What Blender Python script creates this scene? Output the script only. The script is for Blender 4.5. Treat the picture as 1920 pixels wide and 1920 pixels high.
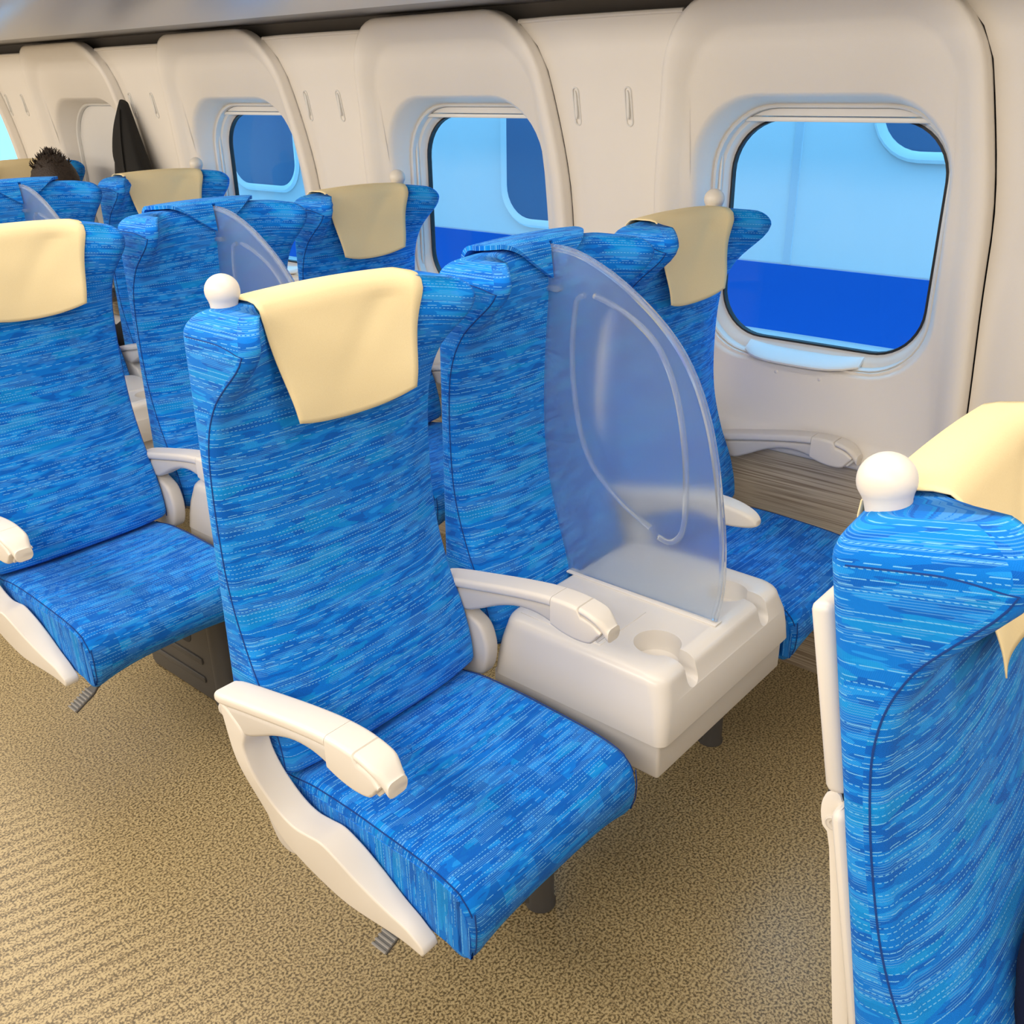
import bpy, bmesh, math, random
import numpy as np
from mathutils import Vector, Matrix

# ------------------------------------------------------------------ clear
for o in list(bpy.data.objects):
    bpy.data.objects.remove(o, do_unlink=True)
scene = bpy.context.scene
COL = scene.collection
random.seed(7)
PI = math.pi

# ------------------------------------------------------------------ camera
CAM = (-0.71335, -1.11692, 1.45)
YAW, PITCH, ROLL, FPX = 0.8573, 0.42182, 0.016105, 1790.57
cd = bpy.data.cameras.new('camera')
cam = bpy.data.objects.new('camera', cd)
COL.objects.link(cam)
f = Vector((math.sin(YAW) * math.cos(PITCH), math.cos(YAW) * math.cos(PITCH), -math.sin(PITCH)))
r = Vector((math.cos(YAW), -math.sin(YAW), 0))
d = f.cross(r)
c_, s_ = math.cos(ROLL), math.sin(ROLL)
R_, D_ = c_ * r + s_ * d, -s_ * r + c_ * d
M = Matrix((R_, -D_, -f)).transposed().to_4x4()
M.translation = Vector(CAM)
cam.matrix_world = M
cd.sensor_width = 36
cd.lens = FPX / 1920 * 36
cd.clip_start = 0.02
scene.camera = cam

# ------------------------------------------------------------------ light
scene.view_settings.view_transform = 'Standard'
scene.view_settings.look = 'None'
scene.view_settings.gamma = 1
scene.view_settings.use_curve_mapping = False
scene.view_settings.exposure = 0.0

w = bpy.data.worlds.new('daylight')
scene.world = w
w.use_nodes = True
bg = w.node_tree.nodes['Background']
bg.inputs[0].default_value = (0.18, 0.60, 1.0, 1)
bg.inputs[1].default_value = 4.6

def area(name, loc, rot, sx, sy, power, col):
    l = bpy.data.lights.new(name, 'AREA')
    l.shape = 'RECTANGLE'
    l.size, l.size_y, l.energy, l.color = sx, sy, power, col
    o = bpy.data.objects.new(name, l)
    COL.objects.link(o)
    o.location, o.rotation_euler = loc, rot
    return o

WARM = (1.0, 0.915, 0.80)
area('ceiling_light_strip', (-1.50, 1.6, 1.93), (0, -0.95, 0), 0.35, 7.6, 92, WARM)
area('ceiling_light_strip', (0.15, 1.6, 2.17), (0, 0, 0), 0.6, 7.6, 54, WARM)

# ------------------------------------------------------------------ node helpers
def srgb(r, g, b):
    def c(v):
        v /= 255.0
        return v / 12.92 if v <= 0.04045 else ((v + 0.055) / 1.055) ** 2.4
    return (c(r), c(g), c(b), 1)

class NT:
    def __init__(s, name):
        s.m = bpy.data.materials.new(name)
        s.m.use_nodes = True
        s.n = s.m.node_tree.nodes
        s.l = s.m.node_tree.links
        s.bsdf = s.n['Principled BSDF']
        s.out = s.n['Material Output']
    def new(s, t, **kw):
        nd = s.n.new(t)
        for k, v in kw.items():
            setattr(nd, k, v)
        return nd
    def put(s, sock, v):
        if isinstance(v, bpy.types.NodeSocket):
            s.l.new(v, sock)
        else:
            sock.default_value = v
    def math(s, op, a, b=0.0, c=0.0):
        nd = s.new('ShaderNodeMath', operation=op)
        s.put(nd.inputs[0], a); s.put(nd.inputs[1], b); s.put(nd.inputs[2], c)
        return nd.outputs[0]
    def mix(s, fac, a, b):
        nd = s.new('ShaderNodeMix', data_type='RGBA')
        s.put(nd.inputs[0], fac); s.put(nd.inputs[6], a); s.put(nd.inputs[7], b)
        return nd.outputs[2]
    def comb(s, x, y, z=0.0):
        nd = s.new('ShaderNodeCombineXYZ')
        s.put(nd.inputs[0], x); s.put(nd.inputs[1], y); s.put(nd.inputs[2], z)
        return nd.outputs[0]
    def white(s, vec):
        nd = s.new('ShaderNodeTexWhiteNoise', noise_dimensions='3D')
        s.l.new(vec, nd.inputs['Vector'])
        return nd.outputs['Value']
    def noise(s, vec, scale, detail=2.0, rough=0.5):
        nd = s.new('ShaderNodeTexNoise')
        if vec is not None:
            s.l.new(vec, nd.inputs['Vector'])
        nd.inputs['Scale'].default_value = scale
        nd.inputs['Detail'].default_value = detail
        nd.inputs['Roughness'].default_value = rough
        return nd.outputs['Fac']
    def ramp(s, fac, stops, interp='LINEAR'):
        nd = s.new('ShaderNodeValToRGB')
        cr = nd.color_ramp
        cr.interpolation = interp
        while len(cr.elements) < len(stops):
            cr.elements.new(0.5)
        for e, (p, c) in zip(cr.elements, stops):
            e.position = p; e.color = c
        s.l.new(fac, nd.inputs[0])
        return nd.outputs[0]
    def bump(s, h, strength, dist):
        nd = s.new('ShaderNodeBump')
        nd.inputs['Strength'].default_value = strength
        nd.inputs['Distance'].default_value = dist
        s.l.new(h, nd.inputs['Height'])
        s.l.new(nd.outputs[0], s.bsdf.inputs['Normal'])
    def set(s, **kw):
        for k, v in kw.items():
            s.put(s.bsdf.inputs[k.replace('_', ' ')], v)
        return s

def plastic(name, col, rough=0.4, grain=0.0, gscale=900, spec=0.5):
    t = NT(name)
    t.set(Base_Color=col, Roughness=rough, Specular_IOR_Level=spec)
    tc = t.new('ShaderNodeTexCoord').outputs['Object']
    n = t.noise(tc, 9.0, 3)
    t.put(t.bsdf.inputs['Base Color'], t.mix(n, tuple(v * 0.97 for v in col[:3]) + (1,), col))
    if grain:
        t.bump(t.noise(tc, gscale, 1), grain, 0.0006)
    return t.m

def fabric(name, checks):
    t = NT(name)
    uv = t.new('ShaderNodeUVMap').outputs[0]
    sep = t.new('ShaderNodeSeparateXYZ')
    t.l.new(uv, sep.inputs[0])
    u, v = sep.outputs[0], sep.outputs[1]
    # base patches stretched along the weft, ragged ends
    pv = t.math('FLOOR', t.math('MULTIPLY', v, 330.0))
    jag = t.math('MULTIPLY', t.white(t.comb(pv, 3.1)), 0.008)
    pu = t.math('ADD', u, jag)
    n1 = t.noise(t.comb(t.math('MULTIPLY', pu, 17.0), t.math('MULTIPLY', v, 90.0)), 1.0, 1.0)
    n2 = t.noise(t.comb(t.math('MULTIPLY', pu, 8.0), t.math('MULTIPLY', v, 40.0), 5.0), 1.0, 1.0)
    dark, mid, light, pale = srgb(0, 98, 200), srgb(0, 119, 222), srgb(26, 146, 240), srgb(6, 150, 230)
    base = t.ramp(n1, [(0.0, dark), (0.43, mid), (0.60, light)], 'CONSTANT')
    base = t.mix(t.math('MULTIPLY', t.math('GREATER_THAN', n2, 0.60), 0.6), base, pale)
    if checks:
        cu = t.math('FLOOR', t.math('MULTIPLY', u, 42.0))
        cv = t.math('FLOOR', t.math('MULTIPLY', v, 62.0))
        wn = t.white(t.comb(cu, cv, 1.7))
        area_m = t.math('GREATER_THAN', t.noise(t.comb(t.math('MULTIPLY', u, 7.0), t.math('MULTIPLY', v, 9.0), 2.0), 1.0, 1.0), 0.45)
        cm = t.math('MULTIPLY', t.math('GREATER_THAN', wn, 0.5), t.math('MULTIPLY', area_m, 0.8))
        base = t.mix(cm, base, srgb(0, 96, 196))
    # fine lines 2.2 mm apart inside some patches
    ff = t.math('FRACT', t.math('MULTIPLY', v, 400.0))
    fm = t.math('LESS_THAN', ff, 0.38)
    fa = t.math('GREATER_THAN', t.noise(t.comb(t.math('MULTIPLY', pu, 12.0), t.math('MULTIPLY', v, 48.0), 9.0), 1.0, 1.0), 0.53)
    fine = t.math('MULTIPLY', t.math('MULTIPLY', fm, fa), 0.5)
    linec = srgb(92, 170, 240)
    colr = t.mix(fine, base, linec)
    # dashed light lines
    ls = 150.0
    li = t.math('FLOOR', t.math('MULTIPLY', v, ls))
    fl = t.math('FRACT', t.math('MULTIPLY', v, ls))
    r1 = t.white(t.comb(li, 0.5)); r2 = t.white(t.comb(li, 7.5))
    lm = t.math('LESS_THAN', t.math('ABSOLUTE', t.math('SUBTRACT', fl, t.math('ADD', 0.2, t.math('MULTIPLY', r2, 0.6)))), 0.075)
    seg = t.math('FLOOR', t.math('ADD', t.math('MULTIPLY', u, 6.0), t.math('MULTIPLY', r1, 17.0)))
    on = t.math('GREATER_THAN', t.white(t.comb(seg, li, 4.0)), 0.26)
    dash_f = t.math('ADD', 45.0, t.math('MULTIPLY', t.math('GREATER_THAN', r2, 0.45), 120.0))
    dash = t.math('LESS_THAN', t.math('FRACT', t.math('ADD', t.math('MULTIPLY', u, dash_f), t.math('MULTIPLY', r1, 9.0))), t.math('ADD', 0.62, t.math('MULTIPLY', t.math('GREATER_THAN', r1, 0.6), 0.26)))
    line = t.math('MULTIPLY', t.math('MULTIPLY', lm, on), t.math('MULTIPLY', dash, 0.85))
    colr = t.mix(line, colr, srgb(120, 196, 250))
    # knit ribs
    kn = t.math('MULTIPLY', t.math('SINE', t.math('MULTIPLY', u, 3700.0)), t.math('SINE', t.math('MULTIPLY', v, 3700.0)))
    t.set(Base_Color=colr, Roughness=0.85, Specular_IOR_Level=0.2)
    t.bsdf.inputs['Sheen Weight'].default_value = 0.08
    t.bsdf.inputs['Sheen Roughness'].default_value = 0.5
    t.bsdf.inputs['Sheen Tint'].default_value = (0.5, 0.75, 1, 1)
    t.bump(kn, 0.35, 0.0007)
    return t.m

MAT = {}
MAT['fabric'] = fabric('blue_weave', False)
MAT['fabric_seat'] = fabric('blue_check_weave', True)
MAT['seam'] = plastic('seam_thread', srgb(4, 60, 135), 0.9)
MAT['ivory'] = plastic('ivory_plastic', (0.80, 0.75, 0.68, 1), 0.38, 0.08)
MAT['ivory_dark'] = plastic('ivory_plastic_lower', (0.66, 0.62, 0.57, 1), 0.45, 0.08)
MAT['console'] = plastic('console_plastic', (0.80, 0.76, 0.71, 1), 0.28)
MAT['wall'] = plastic('wall_moulding', (0.86, 0.81, 0.74, 1), 0.5, 0.3, 700)
MAT['lip'] = plastic('window_lip', (0.78, 0.76, 0.72, 1), 0.35)
MAT['rubber'] = plastic('black_rubber', (0.012, 0.012, 0.014, 1), 0.5)
MAT['gap'] = plastic('dark_gap', (0.05, 0.05, 0.055, 1), 0.8)
MAT['dark_metal'] = plastic('dark_bracket', (0.085, 0.082, 0.082, 1), 0.45)
MAT['steel'] = plastic('pedal_steel', (0.35, 0.34, 0.33, 1), 0.35)
MAT['ceil'] = plastic('ceiling_white', (0.75, 0.73, 0.70, 1), 0.7)
MAT['shade'] = plastic('roller_shade', (0.72, 0.70, 0.67, 1), 0.8, 0.5, 140)
MAT['navy'] = plastic('navy_cloth', (0.006, 0.008, 0.03, 1), 0.95, 0.6, 500)
MAT['coat'] = plastic('black_coat_cloth', (0.012, 0.011, 0.010, 1), 0.9, 0.5, 600)
MAT['skin'] = plastic('skin', (0.60, 0.38, 0.27, 1), 0.55)
MAT['shirt'] = plastic('white_shirt', (0.6, 0.6, 0.62, 1), 0.9)
MAT['trousers'] = plastic('dark_trousers', (0.02, 0.02, 0.025, 1), 0.9)
MAT['eye'] = plastic('dark_eye', (0.02, 0.012, 0.01, 1), 0.2)
MAT['train_white'] = plastic('train_white_paint', (0.80, 0.82, 0.84, 1), 0.35)
MAT['train_blue'] = plastic('train_blue_paint', (0.012, 0.13, 0.55, 1), 0.3)
MAT['train_glass'] = plastic('train_window_glass', (0.10, 0.19, 0.34, 1), 0.12)  # lightened blue: reflected daylight is put into the base colour
MAT['train_seam'] = plastic('train_door_seam', (0.66, 0.68, 0.74, 1), 0.5)
MAT['ballast'] = plastic('ballast', (0.5, 0.49, 0.48, 1), 0.9)

def mk_cloth():
    t = NT('cream_cloth')
    tc = t.new('ShaderNodeTexCoord').outputs['Object']
    n = t.noise(tc, 700, 1)
    t.set(Base_Color=t.mix(n, srgb(236, 216, 168), srgb(245, 227, 182)), Roughness=0.75, Specular_IOR_Level=0.25)
    t.bump(n, 0.15, 0.0004)
    return t.m
MAT['cloth'] = mk_cloth()

def mk_hair():
    t = NT('dark_hair')
    tc = t.new('ShaderNodeTexCoord').outputs['Object']
    n = t.noise(tc, 160, 3)
    t.set(Base_Color=t.mix(n, (0.008, 0.005, 0.004, 1), (0.05, 0.03, 0.02, 1)), Roughness=0.6)
    t.bump(n, 1.0, 0.004)
    return t.m
MAT['hair'] = mk_hair()

def mk_metal():
    t = NT('rack_aluminium')
    tc = t.new('ShaderNodeTexCoord').outputs['Object']
    t.set(Base_Color=(0.62, 0.62, 0.63, 1), Roughness=0.30, Metallic=0.35)
    return t.m
MAT['rack'] = mk_metal()
MAT['rack_reflected_dark'] = plastic('rack_dark_reflection', (0.20, 0.19, 0.185, 1), 0.32)  # rack metal darkened: its dark reflections are painted into the base colour
MAT['void_shadow'] = plastic('void_shadow_tone', (0.22, 0.205, 0.195, 1), 0.7)  # even tone standing in for the shade behind the wall top

def mk_dado():
    t = NT('wood_grain_dado')
    tc = t.new('ShaderNodeTexCoord').outputs['Object']
    mp = t.new('ShaderNodeMapping')
    mp.inputs['Scale'].default_value = (1, 3, 260)
    t.l.new(tc, mp.inputs[0])
    n = t.noise(mp.outputs[0], 1.0, 3)
    col = t.ramp(n, [(0.36, srgb(150, 132, 112)), (0.5, srgb(192, 178, 156)), (0.66, srgb(212, 200, 178))])
    t.set(Base_Color=col, Roughness=0.55)
    return t.m
MAT['dado'] = mk_dado()

def mk_floor():
    t = NT('speckled_vinyl')
    tc = t.new('ShaderNodeTexCoord').outputs['Object']
    n = t.noise(tc, 210, 1.5, 0.6)
    n2 = t.noise(tc, 90, 2)
    sep = t.new('ShaderNodeSeparateXYZ'); t.l.new(tc, sep.inputs[0])
    x, y = sep.outputs[0], sep.outputs[1]
    wob = t.math('MULTIPLY', t.noise(t.comb(t.math('MULTIPLY', x, 5.0), t.math('MULTIPLY', y, 5.0)), 1.0, 1.0), 0.02)
    ph = t.math('ADD', t.math('ADD', t.math('MULTIPLY', x, 0.27), t.math('MULTIPLY', y, 0.963)), wob)
    st = t.math('SINE', t.math('MULTIPLY', ph, 2 * PI / 0.034))
    edge = t.new('ShaderNodeMapRange', interpolation_type='SMOOTHSTEP')
    t.l.new(t.math('ADD', x, t.math('MULTIPLY', t.noise(tc, 3.0, 1), 0.12)), edge.inputs[0])
    edge.inputs[1].default_value = 0.02; edge.inputs[2].default_value = -0.24
    edge.inputs[3].default_value = 0.0; edge.inputs[4].default_value = 1.0
    sh = t.math('MULTIPLY', t.math('MULTIPLY', st, edge.outputs[0]), 0.055)
    fac = t.math('ADD', t.math('ADD', n, sh), t.math('MULTIPLY', n2, 0.06))
    col = t.ramp(fac, [(0.40, srgb(96, 82, 55)), (0.51, srgb(150, 131, 94)), (0.60, srgb(190, 170, 127))])
    t.set(Base_Color=col, Roughness=0.33, Specular_IOR_Level=0.55)
    t.bump(n, 0.10, 0.001)
    return t.m
MAT['floor'] = mk_floor()

def mk_glass():
    t = NT('window_glass')
    tr = t.new('ShaderNodeBsdfTransparent'); tr.inputs[0].default_value = (0.93, 0.97, 1, 1)
    gl = t.new('ShaderNodeBsdfGlossy'); gl.inputs['Roughness'].default_value = 0.02
    fr = t.new('ShaderNodeFresnel'); fr.inputs[0].default_value = 1.25
    mx = t.new('ShaderNodeMixShader')
    gm = t.new('ShaderNodeNewGeometry')
    t.l.new(t.math('MULTIPLY', fr.outputs[0], t.math('SUBTRACT', 1.0, gm.outputs['Backfacing'])), mx.inputs[0]); t.l.new(tr.outputs[0], mx.inputs[1]); t.l.new(gl.outputs[0], mx.inputs[2])
    t.l.new(mx.outputs[0], t.out.inputs[0])
    return t.m
MAT['glass'] = mk_glass()

def mk_frost(name, rough, col, tw):
    t = NT(name)
    t.set(Base_Color=col, Roughness=rough, IOR=1.12)
    t.bsdf.inputs['Transmission Weight'].default_value = tw
    return t.m
MAT['frost'] = mk_frost('frosted_acrylic', 0.34, (0.84, 0.90, 0.98, 1), 0.93)
MAT['clear'] = mk_frost('clear_acrylic_edge', 0.12, (0.92, 0.95, 0.98, 1), 0.90)

# ------------------------------------------------------------------ mesh helpers
def tag(o, label=None, cat=None, group=None, kind=None):
    if label: o['label'] = label
    if cat: o['category'] = cat
    if group: o['group'] = group
    if kind: o['kind'] = kind
    return o

def empty(name, loc=(0, 0, 0), parent=None):
    o = bpy.data.objects.new(name, None)
    o.empty_display_size = 0.05
    COL.objects.link(o)
    o.location = loc
    o.parent = parent
    return o

def link(name, me, parent=None, loc=(0, 0, 0), rot=None):
    o = bpy.data.objects.new(name, me)
    COL.objects.link(o)
    o.parent = parent
    o.location = loc
    if rot: o.rotation_euler = rot
    return o

def mesh(name, verts, faces, mat, smooth=True, uvs=None, origin=(0, 0, 0), sharp=40):
    """uvs: one (u,v) per vertex"""
    me = bpy.data.meshes.new(name)
    ox, oy, oz = origin
    me.from_pydata([(v[0] - ox, v[1] - oy, v[2] - oz) for v in verts], [], faces)
    if uvs is not None:
        ul = me.uv_layers.new(name='UVMap')
        for lp in me.loops:
            ul.data[lp.index].uv = uvs[lp.vertex_index]
    bm = bmesh.new(); bm.from_mesh(me)
    bmesh.ops.recalc_face_normals(bm, faces=bm.faces)
    bm.to_mesh(me); bm.free()
    me.materials.append(MAT[mat])
    if smooth:
        me.polygons.foreach_set('use_smooth', [True] * len(me.polygons))
        if sharp:
            me.set_sharp_from_angle(angle=math.radians(sharp))
    return me

def loft(loops, cap0=True, cap1=True, closed=True):
    """list of equal length loops -> verts, faces"""
    n = len(loops[0])
    V = [p for L in loops for p in L]
    F = []
    for i in range(len(loops) - 1):
        for j in range(n if closed else n - 1):
            k = (j + 1) % n
            F.append((i * n + j, i * n + k, (i + 1) * n + k, (i + 1) * n + j))
    if closed and cap0: F.append(tuple(range(n)))
    if closed and cap1: F.append(tuple((len(loops) - 1) * n + j for j in range(n))[::-1])
    return V, F

def rr2(a0, a1, b0, b1, rad, n=5):
    """rounded rectangle, ccw list of 2d points"""
    rad = max(1e-5, min(rad, (a1 - a0) / 2 - 1e-5, (b1 - b0) / 2 - 1e-5))
    P = []
    for (ca, cb, st) in ((a1 - rad, b1 - rad, 0), (a0 + rad, b1 - rad, 90), (a0 + rad, b0 + rad, 180), (a1 - rad, b0 + rad, 270)):
        for i in range(n + 1):
            t = math.radians(st + 90 * i / n)
            P.append((ca + rad * math.cos(t), cb + rad * math.sin(t)))
    return P

def rbox(x0, x1, y0, y1, z0, z1, r=0.006, n=3):
    """box with all edges rounded -> verts, faces"""
    L = []
    for i in range(n + 1):
        a = PI / 2 * i / n
        o = r * (1 - math.sin(a)); z = z0 + r * (1 - math.cos(a))
        L.append([(p[0], p[1], z) for p in rr2(x0 + o, x1 - o, y0 + o, y1 - o, max(r - o, 1e-4) + 1e-4, n)])
    for i in range(n + 1):
        a = PI / 2 * (1 - i / n)
        o = r * (1 - math.sin(a)); z = z1 - r * (1 - math.cos(a))
        L.append([(p[0], p[1], z) for p in rr2(x0 + o, x1 - o, y0 + o, y1 - o, max(r - o, 1e-4) + 1e-4, n)])
    return loft(L)

def join(*vf):
    V, F = [], []
    for v, f_ in vf:
        o = len(V)
        V += list(v)
        F += [tuple(i + o for i in q) for q in f_]
    return V, F

def tube(path, rad, n=8, closed=False, cap=True):
    L = []
    P = [Vector(p) for p in path]
    m = len(P)
    up = None
    for i in range(m):
        if closed:
            t = P[(i + 1) % m] - P[i - 1]
        else:
            t = P[min(i + 1, m - 1)] - P[max(i - 1, 0)]
        t.normalize()
        if up is None:
            up = Vector((0, 0, 1)) if abs(t.z) < 0.9 else Vector((1, 0, 0))
        a = t.cross(up)
        if a.length < 1e-5: a = t.cross(Vector((1, 0.3, 0)))
        a.normalize(); b = a.cross(t); b.normalize(); up = b
        rr = rad[i] if isinstance(rad, (list, tuple)) else rad
        L.append([tuple(P[i] + a * (rr * math.cos(2 * PI * k / n)) + b * (rr * math.sin(2 * PI * k / n))) for k in range(n)])
    if closed:
        L.append(L[0])
        return loft(L, False, False)
    return loft(L, cap, cap)

def lathe(prof, c=(0, 0, 0), n=28):
    L = [[(c[0] + rr * math.cos(2 * PI * k / n), c[1] + rr * math.sin(2 * PI * k / n), c[2] + z) for k in range(n)] for rr, z in prof]
    return loft(L)

def spline(keys, x, smooth=True):
    """catmull-rom through (x, y) keys"""
    ks = sorted(keys)
    if x <= ks[0][0]: return ks[0][1]
    if x >= ks[-1][0]: return ks[-1][1]
    for i in range(len(ks) - 1):
        if ks[i][0] <= x <= ks[i + 1][0]:
            break
    x0, y0 = ks[i]; x1, y1 = ks[i + 1]
    h = x1 - x0
    m0 = (y1 - ks[i - 1][1]) / (x1 - ks[i - 1][0]) if i > 0 else (y1 - y0) / h
    m1 = (ks[i + 2][1] - y0) / (ks[i + 2][0] - x0) if i + 2 < len(ks) else (y1 - y0) / h
    t = (x - x0) / h
    return ((2 * t ** 3 - 3 * t ** 2 + 1) * y0 + (t ** 3 - 2 * t ** 2 + t) * h * m0 + (-2 * t ** 3 + 3 * t ** 2) * y1 + (t ** 3 - t ** 2) * h * m1)

def catmull(pts, sub=6, closed=False):
    P = [np.array(p, float) for p in pts]
    n = len(P); out = []
    for i in range(n if closed else n - 1):
        p0 = P[(i - 1) % n] if closed or i > 0 else 2 * P[0] - P[1]
        p1 = P[i]; p2 = P[(i + 1) % n]
        p3 = P[(i + 2) % n] if closed or i + 2 < n else 2 * P[-1] - P[-2]
        for k in range(sub):
            t = k / sub
            out.append(tuple(0.5 * ((2 * p1) + (-p0 + p2) * t + (2 * p0 - 5 * p1 + 4 * p2 - p3) * t * t + (-p0 + 3 * p1 - 3 * p2 + p3) * t ** 3)))
    if not closed: out.append(tuple(P[-1]))
    return out

def extrude_yz(poly, x0, x1, bev=0.004, seg=3, deform=None):
    """polygon in (y,z) extruded in x with bevelled rims -> verts, faces"""
    bm = bmesh.new()
    vs = [bm.verts.new((x0, p[0], p[1])) for p in poly]
    fa = bm.faces.new(vs)
    res = bmesh.ops.extrude_face_region(bm, geom=[fa])
    nv = [e for e in res['geom'] if isinstance(e, bmesh.types.BMVert)]
    bmesh.ops.translate(bm, vec=(x1 - x0, 0, 0), verts=nv)
    bmesh.ops.recalc_face_normals(bm, faces=bm.faces)
    if bev:
        ed = [e for e in bm.edges if abs(e.verts[0].co.x - e.verts[1].co.x) < 1e-6]
        bmesh.ops.bevel(bm, geom=ed, offset=bev, segments=seg, profile=0.5, affect='EDGES', clamp_overlap=True)
    bmesh.ops.triangulate(bm, faces=[q for q in bm.faces if len(q.verts) > 4])
    bm.verts.ensure_lookup_table()
    V = [tuple(v.co) for v in bm.verts]
    F = [tuple(v.index for v in q.verts) for q in bm.faces]
    bm.free()
    if deform: V = [deform(v) for v in V]
    return V, F

def mirror_x(vf):
    return [(-v[0], v[1], v[2]) for v in vf[0]], [tuple(reversed(q)) for q in vf[1]]

def clip01(t): return max(0.0, min(1.0, t))
def sst(a, b, x):
    t = clip01((x - a) / (b - a)); return t * t * (3 - 2 * t)

# ------------------------------------------------------------------ setting
PITCH_ROW = 1.04
ROWC = 0.65
def wallx(z):
    return spline([(0.0, 1.44), (0.3, 1.44), (0.6, 1.436), (0.8, 1.422), (1.0, 1.402), (1.15, 1.386), (1.3, 1.366), (1.42, 1.345), (1.53, 1.318), (1.62, 1.288), (1.7, 1.26)], z)

YA, YB = -2.4, 5.75
fl = link('floor', mesh('floor', *rbox(-1.8, 1.6, YA - 0.05, YB + 0.05, -0.06, 0.0, 0.002, 1), 'floor', False))
tag(fl, kind='structure')
ce = link('ceiling', mesh('ceiling', *rbox(-1.8, 1.6, YA - 0.05, YB + 0.05, 2.2, 2.26, 0.002, 1), 'ceil', False))
tag(ce, kind='structure')
wl = link('wall_left', mesh('wall_left', *rbox(-1.82, -1.76, YA - 0.05, YB + 0.05, 0, 2.2, 0.002, 1), 'wall', False))
tag(wl, kind='structure')
for nm, y in (('wall_back', YA - 0.03), ('wall_front', YB + 0.03)):
    tag(link(nm, mesh(nm, *rbox(-1.76, 1.6, y - 0.02, y + 0.02, 0, 2.2, 0.002, 1), 'wall', False)), kind='structure')

# window side wall: pillar panels, dado, upper wall behind the rack
wr = empty('wall_right', (1.4, 1.6, 0)); tag(wr, kind='structure')
V, F = rbox(1.56, 1.60, YA, YB, 0, 0.62, 0.002, 1)
def strip(ys, zs, fx, thick=0.012):
    """curved sheet with thickness; fx(y,z)->x"""
    V = []; F = []
    ny, nz = len(ys), len(zs)
    for k in (0, 1):
        for y in ys:
            for z in zs:
                V.append((fx(y, z) + k * thick, y, z))
    idx = lambda k, i, j: k * ny * nz + i * nz + j
    for k in (0, 1):
        for i in range(ny - 1):
            for j in range(nz - 1):
                F.append((idx(k, i, j), idx(k, i + 1, j), idx(k, i + 1, j + 1), idx(k, i, j + 1)))
    for i in range(ny - 1):
        for j in (0, nz - 1):
            F.append((idx(0, i, j), idx(0, i + 1, j), idx(1, i + 1, j), idx(1, i, j)))
    for j in range(nz - 1):
        for i in (0, ny - 1):
            F.append((idx(0, i, j), idx(0, i, j + 1), idx(1, i, j + 1), idx(1, i, j)))
    return V, F
wo = (1.4, 1.6, 0)
o = link('dado_panel', mesh('dado_panel', *strip([YA, YB], [0.0, 0.1, 0.3, 0.45, 0.615], lambda y, z: wallx(z) - 0.004), 'dado', origin=wo), wr)
# outer shell above and below the windows so that daylight only enters by the glass
o = link('upper_wall', mesh('upper_wall', *rbox(1.50, 1.60, YA, YB, 1.42, 2.2, 0.002, 1), 'void_shadow', False, origin=wo), wr)
o = link('wall_gap_shadow', mesh('wall_gap_shadow', *rbox(1.336, 1.346, YA, YB, 1.50, 1.640, 0.002, 1), 'void_shadow', False, origin=wo), wr)  # added strip closes the wall-top void, coloured like its shade
o = link('lower_wall', mesh('lower_wall', *rbox(1.515, 1.60, YA, YB, 0.0, 0.80, 0.002, 1), 'gap', False, origin=wo), wr)

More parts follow.
